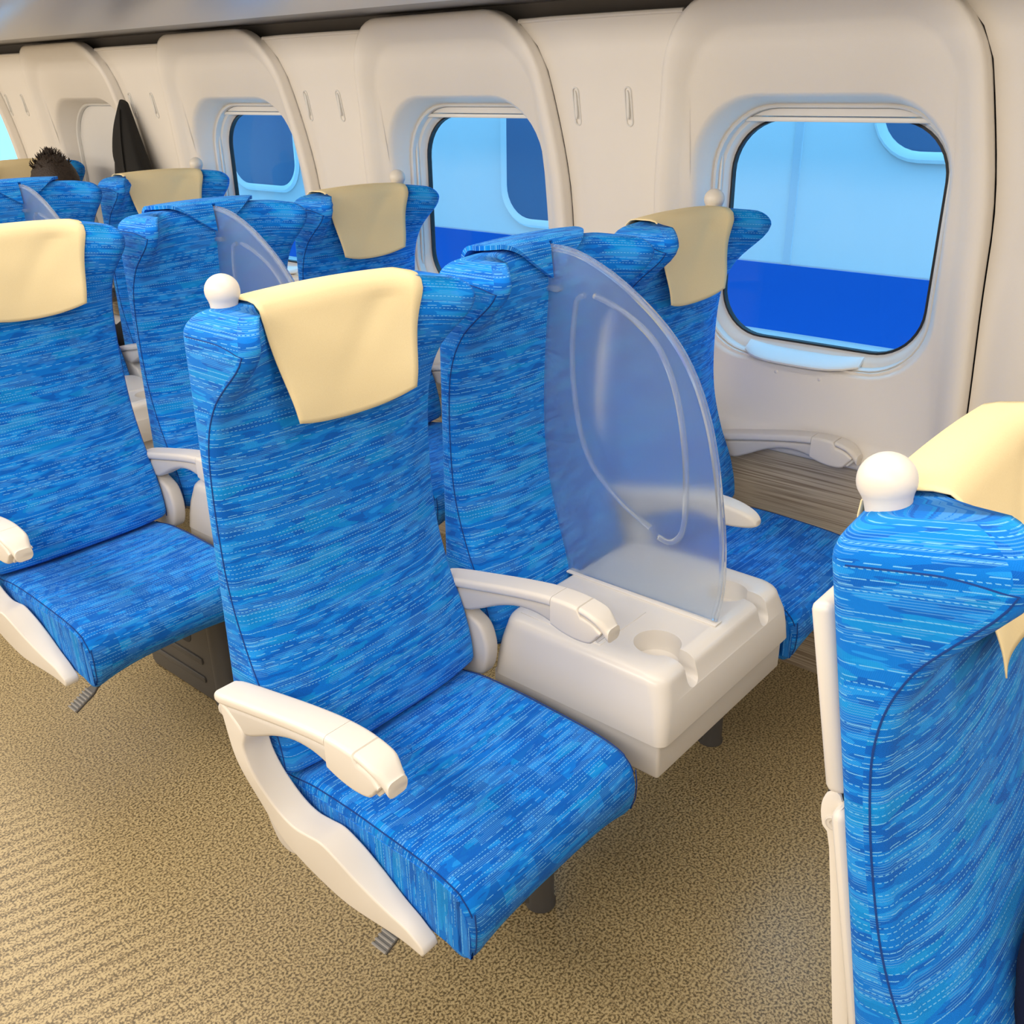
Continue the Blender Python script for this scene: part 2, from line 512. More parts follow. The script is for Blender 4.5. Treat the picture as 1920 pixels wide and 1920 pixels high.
def bow(z): return 1.0 - 0.13 * sst(1.15, 1.62, z) + 0.02 * sst(1.1, 0.7, z)
YC = -0.185           # window centre within its row bay
def pil_x(y, z):       # y measured from the far edge of the bay pillar
    return wallx(z) - 0.024
def pillar(n):
    dy = (n - 1) * PITCH_ROW
    zs = [0.60 + (1.588 - 0.60) * i / 18 for i in range(19)]
    def y01(z):
        k = 1.25 * sst(1.40, 1.585, z)
        ins = 0.0 if z < 1.458 else 0.16 - math.sqrt(max(0, 0.16 ** 2 - (z - 1.458) ** 2))
        return dy + 0.168 - 0.055 * k, dy + 1.04 + YC - (.384 - ins) * bow(z) - .0035
    def fx(y, z):
        y0, y1 = y01(z)
        t = (y - y0) / (y1 - y0)
        return wallx(z) - 0.028 + 0.024 * sst(0.72, 1.0, t) + 0.006 * sst(0.25, 0.0, t)
    V, F = strip(list(range(17)), zs, lambda y, z: 0.0)
    W2 = []
    for (x, k, z) in V:
        y0, y1 = y01(z)
        yy = y0 + (y1 - y0) * k / 16
        W2.append((fx(yy, z) + x, yy, z))
    V = W2
    ya_, yb_ = y01(1.588)
    ys = [ya_ + (yb_ - ya_) * i / 16 for i in range(17)]
    # rolled lip along the top
    path = [(fx(y, 1.588) + 0.002, y, 1.588) for y in ys]
    V2, F2 = tube(path, 0.0055, 8)
    p = link('pillar_panel', mesh('pillar_panel', V, F, 'wall', origin=wo), wr)
    link('top_bead', mesh('top_bead', V2, F2, 'wall', origin=wo), p)
    for yh in (dy + 0.26, dy + 0.413):
        hook = []
        zc = 1.396
        def hx(z): return fx(yh, z)
        # oval escutcheon ring
        ring = []
        for i in range(32):
            a = 2 * PI * i / 32
            yy = yh + 0.0085 * math.cos(a)
            zz = zc + (0.034 if math.sin(a) > 0 else -0.034) + 0.0085 * math.sin(a)
            ring.append((hx(zz) - 0.001, yy, zz))
        Vr, Fr = tube(ring, 0.0022, 6, closed=True)
        # folded hook tongue
        loops = []
        for i in range(11):
            t = i / 10
            zz = zc + 0.036 - 0.064 * t
            hw = 0.0042 * math.sqrt(max(0.05, 1 - (2 * t - 1) ** 6))
            pr = 0.0035 + 0.005 * t
            loops.append([(hx(zz) + 0.001, yh - hw, zz), (hx(zz) - pr, yh - hw * 0.8, zz), (hx(zz) - pr - 0.001, yh, zz), (hx(zz) - pr, yh + hw * 0.8, zz), (hx(zz) + 0.001, yh + hw, zz)])
        Vh, Fh = loft(loops)
        link('coat_hook', mesh('coat_hook', Vh, Fh, 'lip', origin=wo), p)
        link('hook_surround', mesh('hook_surround', Vr, Fr, 'lip', origin=wo), p)
    return p
for n in range(0, 6): pillar(n)
# plain panels closing the wall beyond both ends
for (ya, yb) in ((YA, -PITCH_ROW + YC - 0.33), (4 * PITCH_ROW + 0.5, YB)):
    ys = [ya + (yb - ya) * i / 4 for i in range(5)]
    link('end_panel', mesh('end_panel', *strip(ys, [0.6 + 0.05 * i for i in range(21)], lambda y, z: wallx(z) - 0.02), 'wall', origin=wo), wr)

def rloop(yc, hw, z0, z1, rt, rb, ns=14, nc=10, taper=None):
    """rounded rectangle loop in (y, z), fixed counts"""
    P = []
    for (sy, top, st, rad) in ((1, 1, 0, rt), (-1, 1, 90, rt), (-1, 0, 180, rb), (1, 0, 270, rb)):
        cy = sy * (hw - rad); cz = (z1 - rad) if top else (z0 + rad)
        arc = [(cy + rad * math.cos(math.radians(st + 90 * i / nc)), cz + rad * math.sin(math.radians(st + 90 * i / nc))) for i in range(nc + 1)]
        P.append(arc)
    out = []
    for k in range(4):
        out += P[k]
        a = P[k][-1]; b = P[(k + 1) % 4][0]
        for i in range(1, ns):
            t = i / ns
            out.append((a[0] + (b[0] - a[0]) * t, a[1] + (b[1] - a[1]) * t))
    if taper:
        out = [(p[0] * taper(p[1]), p[1]) for p in out]
    return [(yc + p[0], p[1]) for p in out]


def window(n, num, shade):
    dy = (n - 1) * PITCH_ROW
    yc = dy + YC
    w_ = empty('window_%d' % num, (1.42, yc, 1.1)); tag(w_, kind='structure')
    og = (1.42, yc, 1.1)
    def L(hw, z0, z1, rt, rb, dx=None, x=None, tp=bow):
        return [((x if x is not None else wallx(p[1]) + dx), p[0], p[1]) for p in rloop(yc, hw, z0, z1, rt, rb, taper=tp)]
    loops = [L(.384, .604, 1.618, .16, .03, dx=-.002),
             L(.384, .604, 1.618, .16, .03, dx=-.030),
             L(.381, .607, 1.615, .157, .03, dx=-.0365),
             L(.374, .614, 1.608, .152, .03, dx=-.040),
             L(.360, .625, 1.594, .146, .03, dx=-.039),
             L(.343, .640, 1.576, .140, .05, dx=-.030),
             L(.328, .655, 1.560, .135, .06, dx=-.017),
             L(.316, .668, 1.546, .132, .06, dx=-.008)]
    one = lambda z: 1.0
    rev = [L(.300, .815, 1.425, .165, .15, dx=-.002, tp=one),
           L(.294, .820, 1.420, .162, .147, dx=.004, tp=one),
           L(.288, .824, 1.414, .158, .143, dx=.014, tp=one),
           L(.280, .828, 1.402, .152, .138, x=1.432, tp=one),
           L(.277, .829, 1.399, .150, .136, x=1.447, tp=one)]
    V, F = loft(loops + rev, False, False)
    link('surround_panel', mesh('surround_panel', V, F, 'wall', origin=og, sharp=60), w_)
    lip = [L(.279, .827, 1.401, .150, .137, x=1.450, tp=one),
           L(.278, .828, 1.400, .150, .137, x=1.442, tp=one),
           L(.274, .831, 1.396, .147, .134, x=1.4385, tp=one),
           L(.270, .834, 1.392, .144, .131, x=1.442, tp=one),
           L(.269, .835, 1.391, .143, .130, x=1.452, tp=one)]
    link('window_lip', mesh('window_lip', *loft(lip, False, False), 'lip', origin=og), w_)
    inner = [L(.2695, .8345, 1.3915, .144, .131, x=1.448, tp=one), L(.2695, .8345, 1.3915, .144, .131, x=1.462, tp=one),
             L(.262, .844, 1.380, .130, .12, x=1.466, tp=one), L(.256, .856, 1.372, .122, .115, x=1.484, tp=one),
             L(.253, .860, 1.368, .120, .113, x=1.488, tp=one)]
    link('inner_frame', mesh('inner_frame', *loft(inner, False, False), 'lip', origin=og), w_)
    gk = [L(.2535, .8595, 1.3685, .120, .113, x=1.487, tp=one), L(.2485, .8645, 1.3635, .117, .110, x=1.485, tp=one), L(.2485, .8645, 1.3635, .117, .110, x=1.497, tp=one)]
    link('rubber_gasket', mesh('rubber_gasket', *loft(gk, False, False), 'rubber', origin=og), w_)
    # outer skin around the pane down to the body shell
    sk = [L(.30, .79, 1.43, .12, .12, x=1.5005, tp=one), L(.2485, .8645, 1.3635, .117, .110, x=1.4965, tp=one), L(.2485, .8645, 1.3635, .117, .110, x=1.5015, tp=one), L(.52, .60, 1.63, .05, .05, x=1.5025, tp=one)]
    link('outer_skin', mesh('outer_skin', *loft(sk, False, False), 'gap', origin=og), w_)
    g = [L(.252, .861, 1.367, .119, .112, x=1.4925, tp=one), L(.252, .861, 1.367, .119, .112, x=1.4955, tp=one)]
    link('window_pane', mesh('window_pane', *loft(g), 'glass', False, origin=og), w_)
    # guide rails and shade
    for s in (-1, 1):
        link('shade_guide', mesh('shade_guide', *rbox(1.455, 1.463, yc + s * .2665 - .0035, yc + s * .2665 + .0035, .93, 1.31, .002, 2), 'lip', origin=og), w_)
    zs0 = 0.87 if shade else 1.366
    sp = [p for p in rloop(yc, .268, .836, 1.390, .142, .13) if p[1] >= zs0 - 1e-6]
    sp = sorted(sp, key=lambda p: math.atan2(p[1] - (zs0 - 0.001), p[0] - yc))
    a = [(1.456, p[0], p[1]) for p in sp]; b = [(1.459, p[0], p[1]) for p in sp]
    link('roller_shade', mesh('roller_shade', *loft([a, b]), 'shade', origin=og, sharp=30), w_)
    link('shade_bar', mesh('shade_bar', *rbox(1.453, 1.4625, yc - .222 - (.03 if shade else 0), yc + .222 + (.03 if shade else 0), zs0 - .004, zs0 + .006, .002, 2), 'lip', origin=og), w_)
    # ledge under the pane with a drooping front lip
    L2 = []
    for i in range(25):
        t = -1 + 2 * i / 24
        y = yc + .01 + t * .145
        dr = (1 - t ** 4)
        xf = wallx(0.83) + 0.022 - 0.046 * dr
        zf = 0.834 + 0.008 * abs(t) ** 3
        L2.append([(1.470, y, zf + .014), (xf + .008, y, zf + .002), (xf, y, zf - .003), (xf, y, zf - .007), (xf + .010, y, zf - .008), (1.470, y, zf + .004)])
    link('window_ledge', mesh('window_ledge', *loft(L2), 'lip', origin=og), w_)
    for ys in (-.055, .055):
        xx = wallx(0.820) - .001
        Vs, Fs = lathe([(0.0045, 0), (0.0045, .0015), (0.0035, .0022)], n=14)
        Vs = [(xx - v[2], yc + ys + v[0], 0.800 + v[1]) for v in Vs]
        link('cap_screw', mesh('cap_screw', Vs, Fs, 'wall', origin=og), w_)
for i, n in enumerate(range(0, 6)):
    window(n, i + 1, n == 4)

# luggage rack underside
rk = empty('luggage_rack', (0.95, 1.6, 1.62))
tag(rk, 'brushed grey metal overhead luggage rack running above the windows', 'luggage rack')
ro = (0.95, 1.6, 1.62)
def sheet(prof, y0, y1, th=0.01):
    up = [(p[0], p[1] + th) for p in prof]
    loop = prof + up[::-1]
    return loft([[(p[0], y0, p[1]) for p in loop], [(p[0], y1, p[1]) for p in loop]])
prof1 = [(1.333, 1.629), (1.28, 1.6275), (1.20, 1.6265), (1.12, 1.625), (1.043, 1.622)]
prof2 = [(1.038, 1.6215), (0.90, 1.628), (0.75, 1.640), (0.62, 1.660), (0.575, 1.675), (0.56, 1.70), (0.56, 1.74)]
link('rear_panel', mesh('rear_panel', *sheet(prof1, YA, YB), 'rack_reflected_dark', origin=ro), rk)
link('front_panel', mesh('front_panel', *sheet(prof2, YA, YB), 'rack', origin=ro), rk)
link('joint_strip', mesh('joint_strip', *rbox(1.03, 1.052, YA, YB, 1.630, 1.636, .001, 1), 'gap', False, origin=ro), rk)

# ------------------------------------------------------------------ outside: passing train
tr = empty('passing_train', (2.5, 2.0, -1.1))
tag(tr, 'white train with broad blue stripe on the next track outside the windows', 'train')
to = (2.5, 2.0, -1.1)
def bodyx(z): return 2.5 + 0.02 * ((z - 0.9) / 1.0) ** 2 + (0.30 * sst(1.7, 2.5, z))
def slab(z0, z1, off, y0=-9, y1=16, k=8, th=0.05):
    zs = [z0 + (z1 - z0) * i / k for i in range(k + 1)]
    A = [(bodyx(z) - off, z) for z in zs]; B = [(bodyx(z) + th, z) for z in zs[::-1]]
    lp = A + B
    return loft([[(p[0], y0, p[1]) for p in lp], [(p[0], y1, p[1]) for p in lp]])
link('body_side', mesh('body_side', *slab(-0.7, 2.5, 0), 'train_white', origin=to), tr)
link('broad_stripe', mesh('broad_stripe', *slab(0.62, 0.855, 0.003), 'train_blue', origin=to), tr)
def train_window(yc, hw, z0, z1, rad):
    P = rloop(yc, hw, z0, z1, rad, rad, 6, 8)
    rim = [[(bodyx(p[1]) - 0.002, p[0], p[1]) for p in rloop(yc, hw + .035, z0 - .035, z1 + .035, rad + .03, rad + .03, 6, 8)],
           [(bodyx(p[1]) - 0.016, p[0], p[1]) for p in rloop(yc, hw + .024, z0 - .024, z1 + .024, rad + .02, rad + .02, 6, 8)],
           [(bodyx(p[1]) - 0.012, p[0], p[1]) for p in rloop(yc, hw + .01, z0 - .01, z1 + .01, rad, rad, 6, 8)],
           [(bodyx(p[1]) - 0.004, p[0], p[1]) for p in P]]
    wn = link('window', mesh('window', *loft(rim, False, False), 'train_white', origin=to), tr)
    pane = [[(bodyx(p[1]) - 0.005, p[0], p[1]) for p in P], [(bodyx(p[1]) + 0.004, p[0], p[1]) for p in P]]
    link('pane', mesh('pane', *loft(pane), 'train_glass', False, origin=to), wn)
for (yc, hw, z0, z1) in ((-0.22, .32, 1.24, 1.62), (1.36, .30, .93, 1.55), (3.36, .27, .98, 1.55), (4.9, .30, .95, 1.55), (7.4, .30, .95, 1.55)):
    train_window(yc, hw, z0, z1, .13)
for yd in (0.36, 5.9):
    link('door_seam', mesh('door_seam', *slab(0.857, 1.75, 0.0035, yd, yd + .028), 'train_seam', origin=to), tr)
tb = link('track_bed', mesh('track_bed', *rbox(1.62, 6.0, -10, 18, -1.3, -1.1, .002, 1), 'ballast', False))
tag(tb, kind='structure')

# ------------------------------------------------------------------ seats
ZT = 1.192
SIDE = [(0.44, -.080), (0.50, -.088), (0.58, -.070), (0.66, -.036), (0.75, -.010), (0.85, .000), (0.95, -.002), (1.02, -.016), (1.07, -.042), (1.10, -.070), (1.13, -.102), (1.15, -.117), (1.165, -.121), (1.2, -.116)]
CENT = [(0.44, -.098), (0.50, -.098), (0.58, -.084), (0.66, -.060), (0.75, -.038), (0.85, -.026), (0.95, -.026), (1.05, -.032), (1.10, -.036), (1.15, -.034), (1.2, -.030)]
def front_y(s, z):
    a = abs(s)
    k = min(1.0, a / .905) ** (3.2 + 2.0 * sst(.95, 1.12, z))
    return spline(CENT, z) * (1 - k) + spline(SIDE, z) * k
def rear_y(z): return 0.033 + (1.19 - z) * 0.022

def back_loop(z, W, shrink=0.0, rc=0.020, nf=26):
    """front list and rear list of points (x,y) with matching counts"""
    rf = rc
    side = front_y(1.0, z)
    rb = rear_y(z)
    depth = rb - side
    rf = min(rc, depth * 0.45); rr_ = min(0.016, depth * 0.4)
    fr, re = [], []
    xi = W - rf
    na = 5
    def arc(cx, cy, rad, a0, a1):
        return [(cx + rad * math.cos(math.radians(a0 + (a1 - a0) * i / na)), cy + rad * math.sin(math.radians(a0 + (a1 - a0) * i / na))) for i in range(na + 1)]
    yl = front_y(xi / W, z)
    fr += arc(-xi, yl + rf, rf, 180, 270)
    for i in range(1, nf):
        x = -xi + 2 * xi * i / nf
        fr.append((x, front_y(x / W, z)))
    fr += arc(xi, yl + rf, rf, 270, 360)
    xr = W - rr_
    re += arc(-xr, rb - rr_, rr_, 180, 90)
    for i in range(1, nf):
        re.append((-xr + 2 * xr * i / nf, rb))
    re += arc(xr, rb - rr_, rr_, 90, 0)
    if shrink > 0:
        kx = (W - shrink) / W
        fr = [(p[0] * kx, p[1] + shrink) for p in fr]
        re = [(p[0] * kx, p[1] - shrink) for p in re]
    return fr, re

PIV = (0.0, -0.03, 0.44)
def make_back_mesh(name, W):
    zb = 0.474
    levels = []
    rb_ = 0.018
    for i in range(5):
        a = PI / 2 * i / 4
        levels.append((zb + rb_ * (1 - math.sin(PI / 2 - a) if False else 1 - math.cos(a)) * 1.0, rb_ * (1 - math.sin(a))))
    z = zb + rb_
    zr = ZT - 0.030
    nz = 44
    for i in range(1, nz):
        levels.append((z + (zr - z) * i / nz, 0))
    for i in range(7):
        a = PI / 2 * i / 6
        levels.append((zr + 0.030 * math.sin(a), 0.030 * (1 - math.cos(a))))
    V, U, F = [], [], []
    n1 = None
    vacc = 0; prev = None
    for (z, sh) in levels:
        fr, re = back_loop(min(z, 1.19), W, sh)
        # arch of the top edge: slightly lower at the outer ends
        loop = fr + re[::-1]
        n1 = len(fr); n = len(loop)
        if prev is not None: vacc += math.hypot(z - prev[0], sh - prev[1])
        prev = (z, sh)
        mid = n1 // 2
        acc = [0.0]
        for i in range(1, n + 0):
            acc.append(acc[-1] + math.dist(loop[i], loop[i - 1]))
        c0 = acc[mid]
        for i, p in enumerate(loop):
            drop = 0.010 * sst(1.0, 1.19, z) * (abs(p[0]) / W) ** 2
            V.append((p[0], p[1], z - drop))
            U.append((acc[i] - c0, vacc))
    m = len(levels)
    for i in range(m - 1):
        for j in range(n):
            k = (j + 1) % n
            F.append((i * n + j, i * n + k, (i + 1) * n + k, (i + 1) * n + j))
    for base in (0, (m - 1) * n):
        for j in range(n1 - 1):
            F.append((base + j, base + j + 1, base + n - 2 - j, base + n - 1 - j))
    me = mesh(name, V, F, 'fabric', True, U, origin=PIV, sharp=0)
    ul = me.uv_layers[0].data
    for p in me.polygons:
        js = [v % n for v in p.vertices]
        if 0 in js and n - 1 in js and len(p.vertices) == 4 and len(set(v // n for v in p.vertices)) == 2:
            for li, v in zip(p.loop_indices, p.vertices):
                if v % n == 0:
                    q = v + n - 1
                    ul[li].uv = (U[q][0] + math.dist(V[v], V[q]), U[q][1])
    return me

def seam_mesh(W, s):
    """dark stitched seam where the front face meets a side face, run on round the top of the wing"""
    path = []
    for i in range(60):
        z = 0.475 + (1.152 - 0.475) * i / 59
        fr, re = back_loop(z, W)
        p = fr[1] if s < 0 else fr[-2]
        path.append((p[0], p[1], z - 0.010 * sst(1.0, 1.19, z)))
    y0 = front_y(1.0, 1.16) + 0.020
    for i in range(1, 14):
        t = i / 13
        path.append((s * (W - 0.0004), y0 + t * (rear_y(1.16) - y0 - 0.016), 1.152 + 0.010 * math.sin(min(1, t * 2) * PI / 2) - 0.010 * sst(1.0, 1.19, 1.155)))
    return mesh('seam', *tube(path, 0.0011, 5), 'seam', origin=PIV)

WC, WB = 0.213, 0.224
ME = {}
ME['back'] = make_back_mesh('backrest', WC)
ME['back_mid'] = make_back_mesh('backrest_mid', WB)
for s_ in (-1, 1):
    ME['seam', s_] = seam_mesh(WC, s_)
    ME['seam_mid', s_] = seam_mesh(WB, s_)

# ball handle (local: base at origin, sunk slightly)
prof = [(0.0176, -0.014), (0.0177, -0.004), (0.0179, 0.006), (0.0186, 0.014), (0.0202, 0.019)]
for i in range(13):
    a = -0.45 + (PI / 2 + 0.45) * i / 12
    prof.append((max(0.0232 * math.cos(a), 0.0002), 0.0300 + 0.0222 * math.sin(a)))
BALLX = 0.157
ME['handle'] = mesh('grab_handle', *lathe(prof), 'ivory')

# folding table on the rear of the backrest, with its hinge arms
def table_mesh():
    y0 = 0.052
    V, F = rbox(-.168, .168, y0, y0 + .021, .905, 1.095, .008, 3)
    return mesh('folding_table', V, F, 'ivory', origin=PIV)
def arm_mesh(s):
    x = s * .158
    poly = [(.058, .905), (.070, .905), (.078, .890), (.079, .868), (.074, .845), (.082, .70), (.086, .60), (.072, .60), (.066, .70), (.062, .845), (.056, .870)]
    a = extrude_yz(catmull(poly, 3, True), x - .008, x + .008, .002, 2)
    return a
def rec_mesh(s):
    x = s * .1665
    a = extrude_yz(rr2(.0665, .0775, .615, .835, .004, 3), x - .0006, x + .0006, 0.0003, 1)
    return a
ME['table'] = table_mesh()
for s_ in (-1, 1): ME['tarm', s_] = mesh('table_arm', *arm_mesh(s_), 'ivory', origin=PIV)
def bolt(s):
    V, F = lathe([(.0075, 0), (.0075, .0018), (.0062, .0026), (.0060, .0018), (.0032, .0018), (.0028, .0005)], n=18)
    return mesh('pivot_bolt', [(s * (.1660 + v[2]), .067 + v[0], .874 + v[1]) for v in V], F, 'ivory_dark', origin=PIV)
for s_ in (-1, 1):
    ME['bolt', s_] = bolt(s_)
    ME['stop', s_] = mesh('rubber_stop', *rbox(s_ * .157 - .007, s_ * .157 + .007, .056, .072, .893, .907, .003, 2), 'rubber', origin=PIV)
# plastic back shell
ME['shell'] = mesh('back_shell', *rbox(-.185, .185, .045, .062, .46, .90, .010, 3), 'ivory', origin=PIV)

# cushion
def cushion(W):
    prof = [(-.03, .462), (-.07, .466), (-.12, .474), (-.2, .476), (-.28, .473), (-.36, .468), (-.41, .459), (-.438, .444), (-.452, .420), (-.456, .392), (-.452, .364), (-.444, .342), (-.432, .328), (-.412, .326), (-.37, .338), (-.28, .352), (-.15, .362), (-.03, .372)]
    P = [np.array(p) for p in catmull(prof, 4)]
    n = len(P)
    arc = [0.0]
    for i in range(1, n): arc.append(arc[-1] + np.linalg.norm(P[i] - P[i - 1]))
    N = []
    for i in range(n):
        t = P[min(i + 1, n - 1)] - P[max(i - 1, 0)]
        q = np.array([-t[1], t[0]]); q /= np.linalg.norm(q)
        N.append(q)          # points inward for this direction of travel
    cen = np.array([-.22, .41])
    N = [q if np.dot(q, cen - p) > 0 else -q for q, p in zip(N, P)]
    rad = 0.016
    st = []
    for i in range(6):
        a = PI / 2 * i / 5
        st.append((-(W - rad) - rad * math.cos(a), rad * (1 - math.sin(a))))
    for i in range(1, 24):
        st.append((-(W - rad) + 2 * (W - rad) * i / 24, 0))
    for i in range(6):
        a = PI / 2 * (1 - i / 5)
        st.append(((W - rad) + rad * math.cos(a), rad * (1 - math.sin(a))))
    V, U, F = [], [], []
    ua = 0; pv = None
    for (x, ins) in st:
        if pv is not None: ua += math.hypot(x - pv[0], ins - pv[1])
        pv = (x, ins)
        s = x / W
        for i in range(n):
            p = P[i] + N[i] * ins
            y, z = p
            up = 1 if i < n * 0.5 else 0
            top = sst(.40, .455, z)
            dz = -0.007 * top * (1 - s * s) * sst(-.05, -.2, y)          # dished top
            dz += 0.024 * (1 - abs(s) ** 3) * sst(.40, .33, z) * sst(-.3, -.42, y)
            V.append((x, y, z + dz))
            U.append((ua, arc[i]))
    m = len(st)
    for i in range(m - 1):
        for j in range(n - 1):
            F.append((i * n + j, i * n + j + 1, (i + 1) * n + j + 1, (i + 1) * n + j))
        F.append((i * n + n - 1, i * n, (i + 1) * n, (i + 1) * n + n - 1))
    F.append(tuple(range(n)))
    F.append(tuple((m - 1) * n + j for j in range(n)))
    return mesh('cushion', V, F, 'fabric_seat', True, U, sharp=0), P
WCU = 0.197
ME['cushion'], CPROF = cushion(WCU)
def side_boxing(s):
    """fabric side of the cushion with upright weave"""
    V, F, U = [], [], []
    pts = [(p[0] + (0.012 if p[0] < -.43 else 0), min(p[1] - .011, .455)) for p in CPROF[:len(CPROF) // 2 + 12] if p[1] > .365]
    for (y, z) in pts:
        zb = min(.345 + .02 * sst(-.42, -.2, y), z - .002)
        for xx in (s * (WCU + .0008), s * (WCU - .004)):
            V.append((xx, y, z)); U.append((z, y + 3))
            V.append((xx, y, zb)); U.append((zb, y + 3))
    for i in range(len(pts) - 1):
        a = 4 * i
        F += [(a, a + 1, a + 5, a + 4), (a + 2, a + 6, a + 7, a + 3), (a, a + 4, a + 6, a + 2), (a + 1, a + 3, a + 7, a + 5)]
    return mesh('side_boxing', V, F, 'fabric', True, U)
def cushion_seam(s):
    pts = [(s * (WCU - .003), p[0] + (.004 if p[0] < -.43 else 0), p[1] - .0045) for p in CPROF[2:len(CPROF) // 2 - 2]]
    return mesh('cushion_seam', *tube(pts, 0.0011, 5), 'seam')
def corner_seam(s):
    return mesh('corner_seam', *tube([(s * (WCU - .004), -.4505, .43), (s * (WCU - .003), -.4535, .40), (s * (WCU - .003), -.4515, .37), (s * (WCU - .005), -.446, .352)], 0.0011, 5), 'seam')
for s_ in (-1, 1):
    ME['boxing', s_], ME['cseam', s_], ME['kseam', s_] = side_boxing(s_), cushion_seam(s_), corner_seam(s_)

# armrests (local x centred on 0)
def rail_loops(st, hw, rad=0.008, n=4):
    return [[(p[0], y, p[1]) for p in rr2(-hw * k, hw * k, z0, z1, rad, n)] for (y, z0, z1, k) in st]
ATOP = [(-.372, .650), (-.36, .662), (-.345, .670), (-.32, .676), (-.29, .678), (-.25, .676), (-.2, .669), (-.15, .660), (-.1, .650), (-.05, .640), (0.0, .629), (.03, .622)]
ABOT = [(-.372, .640), (-.345, .618), (-.32, .614), (-.285, .618), (-.25, .628), (-.22, .632), (-.18, .628), (-.135, .612), (-.10, .594), (-.06, .578), (0.0, .590)]
def rail():
    st = []
    for i in range(22):
        y = -0.002 - (.260) * i / 21
        st.append((y, spline(ABOT, y), spline(ATOP, y) - .019, 1.0))
    return loft(rail_loops(st, .0215))
def pad():
    st = []
    for i in range(22):
        y = 0.004 - (0.004 + .262) * i / 21
        t = spline(ATOP, y)
        k = 1.0 - .15 * sst(-.012, 0.004, y)
        st.append((y, t - .0185, t, k))
    return loft(rail_loops(st, .0255, .007))
def grip():
    st = []
    for i in range(16):
        y = -.2628 - (.362 - .2628) * i / 15
        t = spline(ATOP, y); b = spline(ABOT, y)
        if y < -.318: t -= .012 * sst(-.318, -.322, y)
        if y < -.340: b += .010 * sst(-.34, -.362, y); t -= .004 * sst(-.345, -.362, y)
        st.append((y, b, t, 1.0 - .10 * sst(-.30, -.362, y)))
    return loft(rail_loops(st, .0255, .007))
def button():
    L = []
    for i in range(14):
        a = i / 13
        y = -.3195 - .0545 * math.sin(a * PI / 2)
        t = spline(ATOP, y) + .001
        b = t - .0125 - .012 * sst(-.345, -.374, y)
        if i == 13: t, b = t - .006, b + .006
        k = 1 - .30 * sst(-.345, -.374, y)
        L.append((y, b, t, k))
    return loft(rail_loops(L, .0240, .0095, 5))
def latch():
    return extrude_yz([(-.346, .622), (-.352, .620), (-.366, .636), (-.362, .641)], -.014, .014, .001, 1)
def armend():
    """plain rounded tip used on the arm beside the divider"""
    st = []
    for i in range(18):
        y = -.2628 - .098 * math.sin(PI / 2 * i / 17)
        e = math.sqrt(max(0, 1 - ((-.2628 - y) / .0985) ** 2))
        t = spline(ATOP, -.262) - .002 - .028 * (1 - e); b = spline(ABOT, -.25) + .012 * (1 - e)
        st.append((y, b, max(t, b + .006), .35 + .65 * e))
    return loft(rail_loops(st, .0255, .008))
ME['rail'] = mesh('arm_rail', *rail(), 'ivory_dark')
ME['pad'] = mesh('arm_pad', *pad(), 'ivory')
ME['grip'] = mesh('arm_grip', *grip(), 'ivory')
ME['button'] = mesh('recline_button', *button(), 'ivory')
ME['latch'] = mesh('latch', *latch(), 'lip')
ME['armend'] = mesh('arm_tip', *armend(), 'ivory')
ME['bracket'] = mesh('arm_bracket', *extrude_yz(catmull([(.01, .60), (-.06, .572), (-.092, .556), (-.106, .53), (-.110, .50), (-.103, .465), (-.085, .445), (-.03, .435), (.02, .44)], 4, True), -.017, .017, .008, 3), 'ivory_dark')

# aisle side cover: loop post sweeping down into the wedge below the cushion
def cover_def(v):
    x, y, z = v
    k = sst(.54, .40, z)
    x = x * (1 - .38 * sst(-.24, -.38, y) * k)
    x = x + .018 * k + .010 * sst(-.22, -.36, y) * k
    return (x, y, z)
def side_cover():
    outer = catmull([(-.008, .622), (-.014, .590), (-.024, .545), (-.040, .495), (-.058, .450), (-.075, .418), (-.096, .396), (-.13, .380), (-.19, .364), (-.265, .352), (-.33, .340), (-.368, .333)], 4)
    tip = [(-.380, .332), (-.384, .340), (-.380, .350)]
    inner = catmull([(-.352, .366), (-.317, .382), (-.271, .412), (-.236, .438), (-.205, .452), (-.172, .447), (-.140, .443), (-.112, .454), (-.088, .482), (-.068, .523), (-.058, .555), (-.063, .585), (-.03, .612)], 4)
    poly = outer + tip + inner
    V, F = extrude_yz(poly, -.024, .024, .009, 4, cover_def)
    return V, F
ME['cover'] = mesh('side_cover', *side_cover(), 'ivory', sharp=50)
def knuckle():
    return extrude_yz(catmull([(-.03, .40), (-.045, .352), (-.07, .337), (-.10, .345), (-.11, .38)], 4, True), -.012, .020, .006, 3)
ME['knuckle'] = mesh('cover_foot', *knuckle(), 'ivory_dark')
def pedal():
    a = Vector((.085, -.205, .205)); b = Vector((.0, -.195, .150))
    dirv = (b - a).normalized(); side = Vector((0, 1, 0)); nrm = dirv.cross(side).normalized()
    if nrm.z < 0: nrm = -nrm
    L = (b - a).length
    def P(t, w_, h):
        q = a + dirv * t + side * w_ + nrm * h; return tuple(q)
    body = loft([[P(t, w_, h) for (w_, h) in rr2(-k, k, -.004, .003, .003, 3)] for t, k in ((-.03, .010), (L * .3, .010), (L * .45, .017), (L, .017))])
    ribs = []
    for i in range(7):
        t = L * (.48 + .50 * i / 6)
        ribs.append(tube([P(t, -.0165, .004), P(t, 0, .0045), P(t, .0165, .004)], .0026, 6))
    return body, ribs
pb, pr_ = pedal()
ME['pedal'] = mesh('pedal_arm', *pb, 'dark_metal')
ME['pribs'] = [mesh('pedal_rib', *q, 'steel') for q in pr_]

